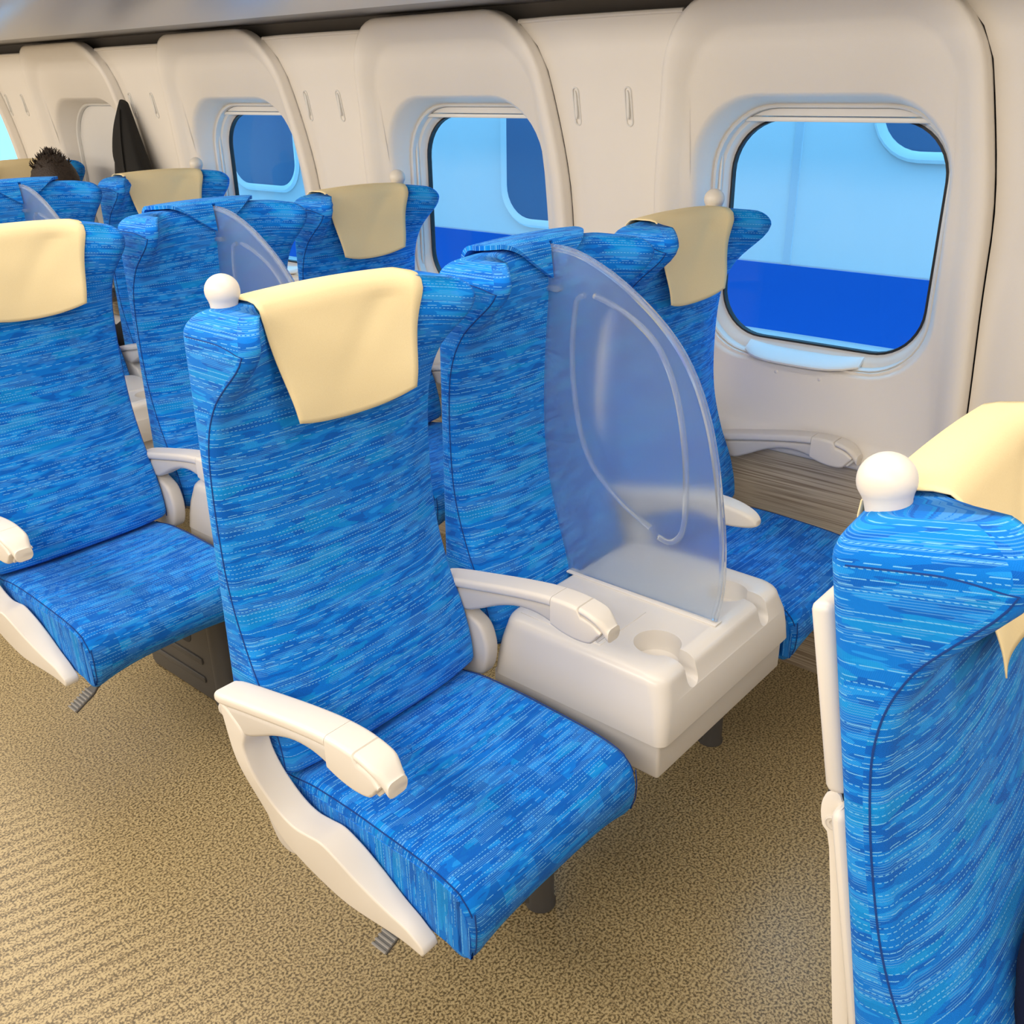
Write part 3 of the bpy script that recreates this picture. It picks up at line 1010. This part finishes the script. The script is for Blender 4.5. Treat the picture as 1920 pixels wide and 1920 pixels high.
# ---- headrest cloth
def antimacassar_mesh():
    nu, path = 22, []
    top = ZT + .0055
    V, F, U = [], [], []
    rows = []
    # (kind, value): rear drop, over the top, front drop
    nr, nt, nf = 4, 8, 22
    for i in range(nr): rows.append(('r', 1.10 + (top - .024 - 1.10) * i / nr))
    for i in range(nt + 1): rows.append(('t', i / nt))
    for i in range(1, nf + 1): rows.append(('f', i / nf))
    for kind, val in rows:
        for j in range(nu + 1):
            s = -1 + 2 * j / nu
            if kind == 'r': wv = .148
            elif kind == 't': wv = .148 - .004 * val
            else: wv = .144 - .031 * val
            x = 0.006 + s * wv
            if kind == 'r':
                y, z = rear_y(val) + .004, val
            else:
                yr = rear_y(1.18) + .003
                yf = front_y(x / WC, 1.17) - .003
                if kind == 't':
                    rr_ = .024
                    # rounded over the crest
                    if val < .35:
                        a = val / .35 * PI / 2
                        y = yr - rr_ * (1 - math.cos(a)); z = top - rr_ * (1 - math.sin(a))
                    elif val > .65:
                        a = (val - .65) / .35 * PI / 2
                        y = yf + rr_ * (1 - math.sin(a)); z = top - rr_ * (1 - math.cos(a))
                    else:
                        t = (val - .35) / .30
                        y = (yr - rr_) + (yf + rr_ - yr + rr_) * t; z = top
                    z -= 0.010 * (abs(x) / WC) ** 2
                else:
                    L = .152 + .018 * (1 - s * s)
                    z = top - .024 - L * val - 0.010 * (abs(x) / WC) ** 2 * (1 - val)
                    yb = front_y(x / WC, max(z, .9)) - .0035
                    hang = -.052 - .012 * s * s
                    y = yb * (1 - sst(0, .9, val)) + min(yb, hang) * sst(0, .9, val)
                    y += .0035 * math.sin(3.1 * s + 2.2) * val + .004 * math.exp(-((s * .9 + val * .9 - .55) / .16) ** 2) * (1 - val)
            V.append((x, y, z)); U.append((x, z))
    n = nu + 1
    for i in range(len(rows) - 1):
        for j in range(nu):
            F.append((i * n + j, i * n + j + 1, (i + 1) * n + j + 1, (i + 1) * n + j))
    me = mesh('headrest_cover', V, F, 'cloth', True, U, origin=PIV, sharp=0)
    bm = bmesh.new(); bm.from_mesh(me)
    bmesh.ops.solidify(bm, geom=bm.faces[:], thickness=0.0014)
    bmesh.ops.recalc_face_normals(bm, faces=bm.faces)
    bm.to_mesh(me); bm.free()
    me.polygons.foreach_set('use_smooth', [True] * len(me.polygons))
    return me
ME['cloth'] = antimacassar_mesh()

# ---- fabric hood over the middle headrest, notched for the divider
def hood_mesh():
    V, F, U = [], [], []
    top = ZT + .012
    r_ = .026
    xs = [-.145 + .145 * i / 14 for i in range(14)] + [-.005, .005] + [.145 * i / 14 for i in range(1, 15)]
    a0, arc = top - r_ - 1.125, PI / 2 * r_
    def pos(x, l):
        yr = rear_y(1.18) + .012
        yf = front_y(x / WB, 1.165) - .011
        flat = (yr - r_) - (yf + r_)
        if l < a0: return yr, 1.125 + l
        l -= a0
        if l < arc:
            a = l / r_
            return yr - r_ * (1 - math.cos(a)), top - r_ * (1 - math.sin(a))
        l -= arc
        if l < flat: return yr - r_ - l, top
        l -= flat
        if l < arc:
            a = l / r_
            return yf + r_ * (1 - math.sin(a)), top - r_ * (1 - math.cos(a))
        l -= arc
        z = top - r_ - l
        return front_y(x / WB, z) - .011 - .06 * l, z
    flat0 = (rear_y(1.18) + .012 - r_) - (front_y(0, 1.165) - .011 + r_)
    full = a0 + 2 * arc + max(flat0, 0.005) + .046
    end = a0 + arc + .010
    nr = 30
    front_l = a0 + arc + max(flat0, .005) + arc * .35
    for i in range(nr + 1):
        for x in xs:
            s = clip01((abs(x) - .006) / .139)
            Hs = end + (full - end) * (1 - s) ** .8
            l = Hs * i / nr
            y, z = pos(x, l)
            V.append((x, y, z - .010 * (x / WB) ** 2)); U.append((x + 1.3, l))
    n = len(xs)
    for i in range(nr):
        for j in range(n - 1):
            if j == 14 and U[i * n + j][1] > front_l: continue
            F.append((i * n + j, i * n + j + 1, (i + 1) * n + j + 1, (i + 1) * n + j))
    me = mesh('divider_hood', V, F, 'fabric', True, U, origin=PIV, sharp=0)
    bm = bmesh.new(); bm.from_mesh(me)
    bmesh.ops.delete(bm, geom=[v for v in bm.verts if not v.link_faces], context='VERTS')
    bmesh.ops.solidify(bm, geom=bm.faces[:], thickness=0.008)
    bmesh.ops.recalc_face_normals(bm, faces=bm.faces)
    bm.to_mesh(me); bm.free()
    me.polygons.foreach_set('use_smooth', [True] * len(me.polygons))
    me.set_sharp_from_angle(angle=math.radians(50))
    return me
ME['hood'] = hood_mesh()

# ---- frosted divider
DOUT = [(-.037, 1.184), (-.075, 1.182), (-.117, 1.172), (-.175, 1.147), (-.229, 1.114), (-.276, 1.078), (-.317, 1.036), (-.350, .985), (-.377, .920), (-.396, .85), (-.409, .783), (-.418, .73), (-.423, .675), (-.424, .62), (-.416, .562)]
DIN = [(-.080, .558), (-.058, .60), (-.038, .66), (-.022, .73), (-.014, .81), (-.012, .93), (-.014, 1.05), (-.022, 1.10), (-.030, 1.13)]
DCUR = catmull(DOUT, 4)
def divider():
    poly = DCUR + catmull(DIN, 4)
    return extrude_yz(poly, -.004, .004, .0012, 2)
ME['divider'] = mesh('divider_panel', *divider(), 'frost', sharp=50)
ME['drim'] = mesh('divider_rim', *tube([(0, p[0], p[1]) for p in DCUR], .0066, 8), 'clear')
GR = catmull([(-.095, 1.090), (-.089, 1.03), (-.090, .963), (-.099, .90), (-.113, .845), (-.135, .80), (-.163, .770), (-.21, .735), (-.272, .703)], 4)
GR2 = catmull([(-.290, .690), (-.312, .686), (-.330, .698), (-.340, .722), (-.342, .765), (-.336, .85), (-.321, .928), (-.302, .985), (-.276, 1.032), (-.245, 1.062), (-.205, 1.086), (-.165, 1.102), (-.135, 1.110)], 4)
GR3 = catmull([(-.115, 1.108), (-.104, 1.104), (-.097, 1.096), (-.095, 1.088)], 4)
ME['ridge'] = [mesh('moulded_ridge', *tube([(0, p[0], p[1]) for p in g], .0056, 8), 'clear') for g in (GR3[:-1] + GR, GR2)]
ME['dclip'] = mesh('divider_clip', *rbox(-.010, .010, -.062, -.028, 1.108, 1.118, .003, 2), 'clear')

# ---- console with cup holders
def console():
    def ring(z, x, y0, y1, rad): return [(p[0], p[1], z) for p in rr2(-x, x, y0, y1, rad, 6)]
    L = [ring(.436, .236, -.462, -.085, .020), ring(.47, .233, -.460, -.086, .024), ring(.505, .228, -.456, -.09, .028), ring(.535, .221, -.446, -.096, .032)]
    for i in range(1, 6):
        a = PI / 2 * i / 5
        L.append(ring(.535 + .020 * math.sin(a), .221 - .020 * (1 - math.cos(a)), -.446 + .028 * (1 - math.cos(a)), -.096 - .012 * (1 - math.cos(a)), .034))
    me = mesh('console', *loft(L), 'console')
    ob = bpy.data.objects.new('console_tmp', me); COL.objects.link(ob)
    cutters = []
    for s in (-1, 1):
        cx, cy = s * .120, -.372
        V1, F1 = lathe([(.040, .516), (.0415, .535), (.043, .60)], (cx, cy, 0), 40)
        # slot running down the front face
        sx = s * .130
        lo = []
        for (y, z0) in ((-.372, .520), (-.41, .518), (-.44, .512), (-.47, .500), (-.50, .485)):
            lo.append([(sx + q[0], y, z0 + q[1]) for q in rr2(-.0165, .0165, 0, .12, .014, 5)])
        V2, F2 = loft(lo)
        for k, vf in enumerate(((V1, F1), (V2, F2))):
            cm = mesh('cut', *vf, 'console', False)
            co = bpy.data.objects.new('cut', cm); COL.objects.link(co)
            md = ob.modifiers.new('b', 'BOOLEAN'); md.operation = 'DIFFERENCE'; md.object = co; md.solver = 'EXACT'
            cutters.append(co)
    bv = ob.modifiers.new('bv', 'BEVEL'); bv.width = .0035; bv.segments = 3; bv.limit_method = 'ANGLE'; bv.angle_limit = math.radians(50)
    dg = bpy.context.evaluated_depsgraph_get()
    res = bpy.data.meshes.new_from_object(ob.evaluated_get(dg))
    bpy.data.objects.remove(ob)
    for c in cutters: bpy.data.objects.remove(c)
    res.name = 'console'
    res.polygons.foreach_set('use_smooth', [True] * len(res.polygons))
    res.set_sharp_from_angle(angle=math.radians(35))
    return res
ME['console'] = console()
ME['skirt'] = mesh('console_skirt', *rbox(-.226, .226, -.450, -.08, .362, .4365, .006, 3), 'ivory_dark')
ME['lid'] = mesh('tray_lid', *rbox(-.192, -.045, -.300, -.120, .5545, .5562, .0008, 1), 'console')
ME['lid2'] = mesh('tray_lid', *rbox(.045, .192, -.300, -.120, .5545, .5562, .0008, 1), 'console')
ME['dtrack'] = mesh('divider_track', *rbox(-.012, .012, -.425, -.085, .5545, .5585, .0015, 2), 'console')

# ---- pedestal base
def base_parts(parent, o):
    def add(name, vf, mat, par, sharp=40):
        return link(name, mesh(name, *vf, mat, origin=o, sharp=sharp), par)
    add('seat_beam', rbox(.0, 1.30, -.30, -.24, .285, .335, .008, 2), 'dark_metal', parent)
    add('seat_beam', rbox(.0, 1.30, -.10, -.04, .285, .335, .008, 2), 'dark_metal', parent)
    for x in (.36, 1.01):
        V, F = lathe([(.030, 0.0), (.030, .006), (.0265, .012), (.0265, .30)], (x, -.245, 0), 24)
        add('post', (V, F), 'dark_metal', parent)
        poly = [(-.245, .0), (.06, .0), (.075, .012), (.075, .10), (.05, .20), (.03, .29), (-.24, .29)]
        leg = add('pedestal_plate', extrude_yz(poly, x - .026, x + .026, .008, 3), 'dark_metal', parent)
        add('recess_shadow', extrude_yz(rr2(-.16, .03, .15, .23, .025, 4), x - .0275, x - .0245, .0008, 1), 'gap', leg)  # dark slab paints the shade inside the plate's hole
        for zz in (.05, .105):
            add('plate_rib', rbox(x - .031, x - .025, -.20, .06, zz, zz + .018, .004, 2), 'dark_metal', leg)
    add('swivel_drum', lathe([(.11, .20), (.12, .21), (.12, .285), (.10, .29)], (.685, -.17, 0), 32), 'dark_metal', parent)

# ---- assemble
GRPS = 'blue train seats'
def backrest(root, key, cx, recl, drop, mats=('seam',), handle=0, table=True):
    b = link('backrest', ME[key], root, (cx, PIV[1], PIV[2] - drop), (recl, 0, 0))
    for s_ in (-1, 1): link('seam', ME['seam' if key == 'back' else 'seam_mid', s_], b)
    link('back_shell', ME['shell'], b)
    if table:
        link('folding_table', ME['table'], b)
        for s_ in (-1, 1):
            link('table_arm', ME['tarm', s_], b)
            link('pivot_bolt', ME['bolt', s_], b)
            link('rubber_stop', ME['stop', s_], b)
    if handle:
        link('grab_handle', ME['handle'], b, (handle * BALLX - PIV[0], 0.004 - PIV[1], ZT - .0165 - PIV[2]))
    return b
def armrest(root, x, plain=False, bracket=True):
    a = link('armrest', ME['rail'], root, (x, 0, 0))
    link('arm_pad', ME['pad'], a)
    if plain:
        link('arm_tip', ME['armend'], a)
    else:
        link('arm_grip', ME['grip'], a)
        link('recline_button', ME['button'], a)
        link('latch', ME['latch'], a)
    if bracket: link('arm_bracket', ME['bracket'], a)
    return a

CX, AX = 0.160, 1.140       # aisle and window seat centres
ARM = (-.084, .391, .909, 1.384)

def aisle_seat(dy, label, recl=0.0, drop=0.0):
    t = empty('aisle_seat', (0, dy, 0)); tag(t, label, 'seat', GRPS)
    backrest(t, 'back', CX, recl, drop, handle=-1)
    c = link('cushion', ME['cushion'], t, (CX, 0, 0))
    for s_ in (-1, 1):
        link('side_boxing', ME['boxing', s_], c); link('cushion_seam', ME['cseam', s_], c); link('corner_seam', ME['kseam', s_], c)
    armrest(t, ARM[0], bracket=False); armrest(t, ARM[1])
    sc = link('side_cover', ME['cover'], t, (ARM[0], 0, 0)); link('cover_foot', ME['knuckle'], sc, (.028, 0, 0))
    p = link('foot_pedal', ME['pedal'], t, (0, 0, 0)); [link('pedal_rib', q, p) for q in ME['pribs']]
    return t
def window_seat(dy, label, recl=0.0, drop=0.0):
    t = empty('window_seat', (AX, dy, 0)); tag(t, label, 'seat', GRPS)
    backrest(t, 'back', 0, recl, drop, handle=1)
    c = link('cushion', ME['cushion'], t, (0, 0, 0))
    for s_ in (-1, 1):
        link('side_boxing', ME['boxing', s_], c); link('cushion_seam', ME['cseam', s_], c); link('corner_seam', ME['kseam', s_], c)
    armrest(t, ARM[2] - AX, plain=True); armrest(t, ARM[3] - AX, bracket=False)
    return t
def middle_seat(dy, label, recl=0.0, drop=0.0):
    t = empty('middle_seat', (ROWC, dy, 0)); tag(t, label, 'seat', 'middle seats turned into consoles')
    b = backrest(t, 'back_mid', 0, recl, drop)
    link('divider_hood', ME['hood'], b)
    c = link('console', ME['console'], t)
    link('console_skirt', ME['skirt'], c); link('tray_lid', ME['lid'], c); link('tray_lid', ME['lid2'], c); link('divider_track', ME['dtrack'], c)
    dv = link('divider_panel', ME['divider'], t)
    link('divider_rim', ME['drim'], dv); [link('moulded_ridge', q, dv) for q in ME['ridge']]; link('divider_clip', ME['dclip'], dv)
    return t
def cover_cloth(x, dy, label, recl=0.0, drop=0.0):
    o = link('headrest_cover', ME['cloth'], None, (x, dy + PIV[1], PIV[2] - drop), (recl, 0, 0))
    tag(o, label, 'headrest cover', 'cream headrest covers')
    return o
def seat_base(dy, label):
    t = empty('seat_pedestal', (0.685, dy, 0)); tag(t, label, 'pedestal', 'seat pedestals')
    base_parts(t, (0.685, 0, 0))
    return t

R0 = -math.radians(11.3)
ROWS = {
 0: ('reclined blue seat cut off by the right edge of the photo, nearest to the viewer', None, None),
 1: ('large blue aisle seat in the middle with both armrests fully in view',
     'middle seat with large frosted divider standing on a white console with cup holders',
     'blue window seat beside the largest window, behind the frosted divider'),
 2: ('blue aisle seat at the left edge, in the second row back',
     'middle seat with frosted divider showing just above the ball handle of the central aisle seat',
     'blue window seat in the second row, left of the second largest window'),
 3: (None, 'middle seat with hood and divider at the left edge, before the dark-haired head',
     'blue window seat in front of the hanging black coat'),
 4: (None, None, 'farthest blue window seat, where the dark-haired passenger sits'),
}
CL = {
 0: ('cream headrest cover on the reclined seat at the right edge', None),
 1: ('cream headrest cover on the large central aisle seat, widest in view', 'cream headrest cover on the window seat beside the largest window'),
 2: ('cream headrest cover on the aisle seat at the left edge', 'cream headrest cover on the second-row window seat, left of the second largest window'),
 3: (None, 'cream headrest cover directly in front of the hanging black coat'),
 4: (None, 'sliver of cream headrest cover behind the dark-haired head'),
}
PED = {0: 'dark metal pedestal under the reclined seat at the right edge', 1: 'dark metal pedestal under the large central aisle seat and its console', 2: 'dark metal pedestal under the aisle seat at the left edge', 3: 'dark metal pedestal under the third row back', 4: 'dark metal pedestal under the farthest row'}
for n in range(5):
    dy = (n - 1) * PITCH_ROW
    a, b, c = ROWS[n]
    rc, dr = (R0, 0.022) if n == 0 else (0.0, 0.0)
    if a: aisle_seat(dy, a, rc, dr)
    if b: middle_seat(dy, b, rc, dr)
    if c: window_seat(dy, c, rc, dr)
    ca, cc = CL[n]
    if ca: cover_cloth(CX, dy, ca, rc, dr)
    if cc: cover_cloth(AX - .012, dy, cc, rc, dr)
    seat_base(dy, PED[n])

# ------------------------------------------------------------------ coat on its hook
def coat_pt(t, a, off=0.0):
    yh, zt = 2.08 + 0.413, 1.405
    z = zt - 0.60 * t
    e = t ** 0.8
    hw = 0.016 + 0.175 * e - .04 * sst(.6, 1, t)
    dp = 0.016 + 0.085 * e - .02 * sst(.6, 1, t)
    fold = 1 + .13 * e * math.sin(5 * a + 1.0 + 2 * t) + .07 * e * math.sin(9 * a + 3 * t)
    y = yh + (hw + off) * math.cos(a) * fold + .008 * math.sin(7 * t)
    x = wallx(z) - .044 - dp + (dp + off) * math.sin(a) * min(fold, 1.0 if math.sin(a) > 0 else fold)
    return (x, y, z + .012 * math.cos(a) * (1 - t))
ct = empty('hanging_coat', (1.25, 2.49, 0.80)); tag(ct, 'black jacket hanging on the wall hook beside the shaded window', 'coat')
co = (1.25, 2.49, 0.80)
link('coat_body', mesh('coat_body', *loft([[coat_pt(i / 25, 2 * PI * k / 48) for k in range(48)] for i in range(26)]), 'coat', origin=co, sharp=0), ct)
lp = []
for i in range(16):
    t = .03 + .38 * i / 15
    a0, a1 = 4.35, 4.35 + .75 * math.sin(PI * min(1, .15 + .75 * i / 15))
    A = [coat_pt(t, a0 + (a1 - a0) * k / 5, .008) for k in range(6)]
    B = [coat_pt(t, a0 + (a1 - a0) * k / 5, .001) for k in range(6)]
    lp.append(A + B[::-1])
link('lapel', mesh('lapel', *loft(lp), 'coat', origin=co), ct)

# ------------------------------------------------------------------ passenger in the farthest window seat
def skin_body(edges_pts, edges, radii, root):
    me = bpy.data.meshes.new('sk')
    me.from_pydata(edges_pts, edges, [])
    ob = bpy.data.objects.new('sk', me); COL.objects.link(ob)
    ob.modifiers.new('s', 'SKIN')
    for i, v in enumerate(me.skin_vertices[0].data):
        v.radius = radii[i] if isinstance(radii[i], tuple) else (radii[i], radii[i])
        v.use_root = (i == root)
    ss = ob.modifiers.new('u', 'SUBSURF'); ss.levels = 2
    dg = bpy.context.evaluated_depsgraph_get()
    m2 = bpy.data.meshes.new_from_object(ob.evaluated_get(dg))
    bpy.data.objects.remove(ob)
    return m2
px, py = 1.165, 3.12 - .20
H = 1.158                                  # head centre height
pts = [(0, 0, .53), (0, .01, .68), (0, .01, .84), (0, -.005, .965), (0, -.01, 1.04), (0, -.02, 1.10), (0, -.02, 1.17), (0, -.012, 1.215),
       (-.09, -.02, .52), (-.11, -.40, .52), (-.11, -.42, .10), (-.11, -.50, .04),
       (.09, -.02, .52), (.11, -.40, .52), (.11, -.42, .10), (.11, -.50, .04),
       (-.165, 0, .93), (-.20, -.03, .71), (-.13, -.24, .63), (-.09, -.30, .61),
       (.165, 0, .93), (.20, -.03, .71), (.13, -.24, .63), (.09, -.30, .61)]
ed = [(0, 1), (1, 2), (2, 3), (3, 4), (4, 5), (5, 6), (6, 7), (0, 8), (8, 9), (9, 10), (10, 11), (0, 12), (12, 13), (13, 14), (14, 15),
      (2, 16), (16, 17), (17, 18), (18, 19), (2, 20), (20, 21), (21, 22), (22, 23)]
rad = [.12, .12, .13, .065, .052, .068, .085, .06, .085, .065, .045, .04, .085, .065, .045, .04, .058, .046, .036, .032, .058, .046, .036, .032]
pm = skin_body(pts, ed, rad, 0)
pm.materials.clear()
for k in ('skin', 'shirt', 'trousers'): pm.materials.append(MAT[k])
for p in pm.polygons:
    c = p.center
    p.use_smooth = True
    if c.z < .56 or (c.y < -.18 and c.z < .58): p.material_index = 2
    elif c.z < .985 and not (c.y < -.21): p.material_index = 1
    else: p.material_index = 0
ps = empty('person', (px, py, 0)); tag(ps, 'dark-haired passenger sitting in the farthest window seat, only the top of the head showing', 'person')
link('body', pm, ps)
ps.scale = (1, 1, .968)
# hair cap following the skull, with a tuft
L = []
for i in range(14):
    a = PI / 2 * i / 13
    zr = math.sin(a); rr_ = math.cos(a)
    ring = []
    for k in range(36):
        b = 2 * PI * k / 36
        back = math.sin(b)                 # +y is the back of the head
        low = -.055 if back > -.25 else -.018 + .01 * math.cos(6 * b)
        z = 1.165 + low * (1 - zr) + .098 * zr
        wob = 1 + .03 * math.sin(7 * b + 3 * i) * rr_
        ring.append(((.092 * rr_ * wob + .0005) * math.cos(b), -.012 + (.106 * rr_ * wob + .0005) * math.sin(b), z))
    L.append(ring)
hv = loft(L)
tufts = []
for k in range(150):
    b = random.uniform(0, 2 * PI); q = random.uniform(0, .9)
    bx_, by_ = .084 * q * math.cos(b), -.012 + .100 * q * math.sin(b)
    bz = 1.165 + .098 * math.sqrt(max(0, 1 - q * q)) - .004
    ln = random.uniform(.010, .022) + (.012 if q < .35 else 0)
    tufts.append(tube([(bx_, by_, bz), (bx_ + bx_ * .12 + random.uniform(-.005, .005), by_ + random.uniform(-.004, .006), bz + ln * .6), (bx_ + bx_ * .2 + random.uniform(-.008, .008), by_ + random.uniform(-.006, .008), bz + ln)], [.0035, .0022, .0004], 5))
hr = link('hair', mesh('hair', *hv, 'hair', sharp=0), ps)
tag(link('hair_tuft', mesh('hair_tuft', *join(*tufts), 'hair', sharp=0), hr), kind='stuff')
for s in (-1, 1):
    V, F = lathe([(.0005, -.008), (.006, -.005), (.008, 0), (.006, .005), (.0005, .008)], n=12)
    link('eye', mesh('eye', [(v[0] + s * .030, v[1] - .098, v[2] + 1.135) for v in V], F, 'eye'), ps)
    V, F = rbox(-.006, .006, -.018, .018, -.028, .028, .006, 2)
    link('ear', mesh('ear', [(v[0] + s * .083, v[1] - .012, v[2] + 1.15) for v in V], F, 'skin'), ps)
nose = loft([[(x * k, -.098 - .018 * t, 1.135 - .04 * t + z * k) for (x, z) in ((-.008, 0), (0, .006), (.008, 0), (0, -.006))] for t, k in ((0, .8), (.5, 1), (1, 1.2), (1.1, .4))])
link('nose', mesh('nose', *nose, 'skin'), ps)
link('mouth', mesh('mouth', *tube([(-.022, -.085, 1.072), (0, -.092, 1.069), (.022, -.085, 1.072)], .004, 6), 'skin'), ps)

# ------------------------------------------------------------------ navy bag leaning on the nearest seat
nb = empty('navy_bag', (0.24, -1.16, 0.474)); tag(nb, 'dark navy cloth bag on the reclined seat in the bottom right corner', 'bag')
no = (0.24, -1.16, 0.474)
L = []
for i in range(20):
    t = i / 19
    z = .474 + .27 * t
    hw = .150 * (1 - .10 * t ** 2) * max(.12, 1 - abs(2 * t - 1) ** 6) ** .5
    hd = .070 * max(.12, 1 - abs(2 * t - 1) ** 5) ** .5
    cy = -1.150 + .045 * t
    L.append([(.18 + hw * (abs(math.cos(a)) ** .6) * (1 if math.cos(a) > 0 else -1), cy + hd * (abs(math.sin(a)) ** .7) * (1 if math.sin(a) > 0 else -1) + .004 * math.sin(5 * a + 6 * t), z) for a in [2 * PI * k / 32 for k in range(32)]])
link('bag_body', mesh('bag_body', *loft(L), 'navy', origin=no, sharp=0), nb)
link('bag_strap', mesh('bag_strap', *tube([(.18, -1.125, .735), (.19, -1.125, .775), (.24, -1.122, .79), (.29, -1.125, .775), (.30, -1.125, .735)], .007, 8), 'navy', origin=no), nb)
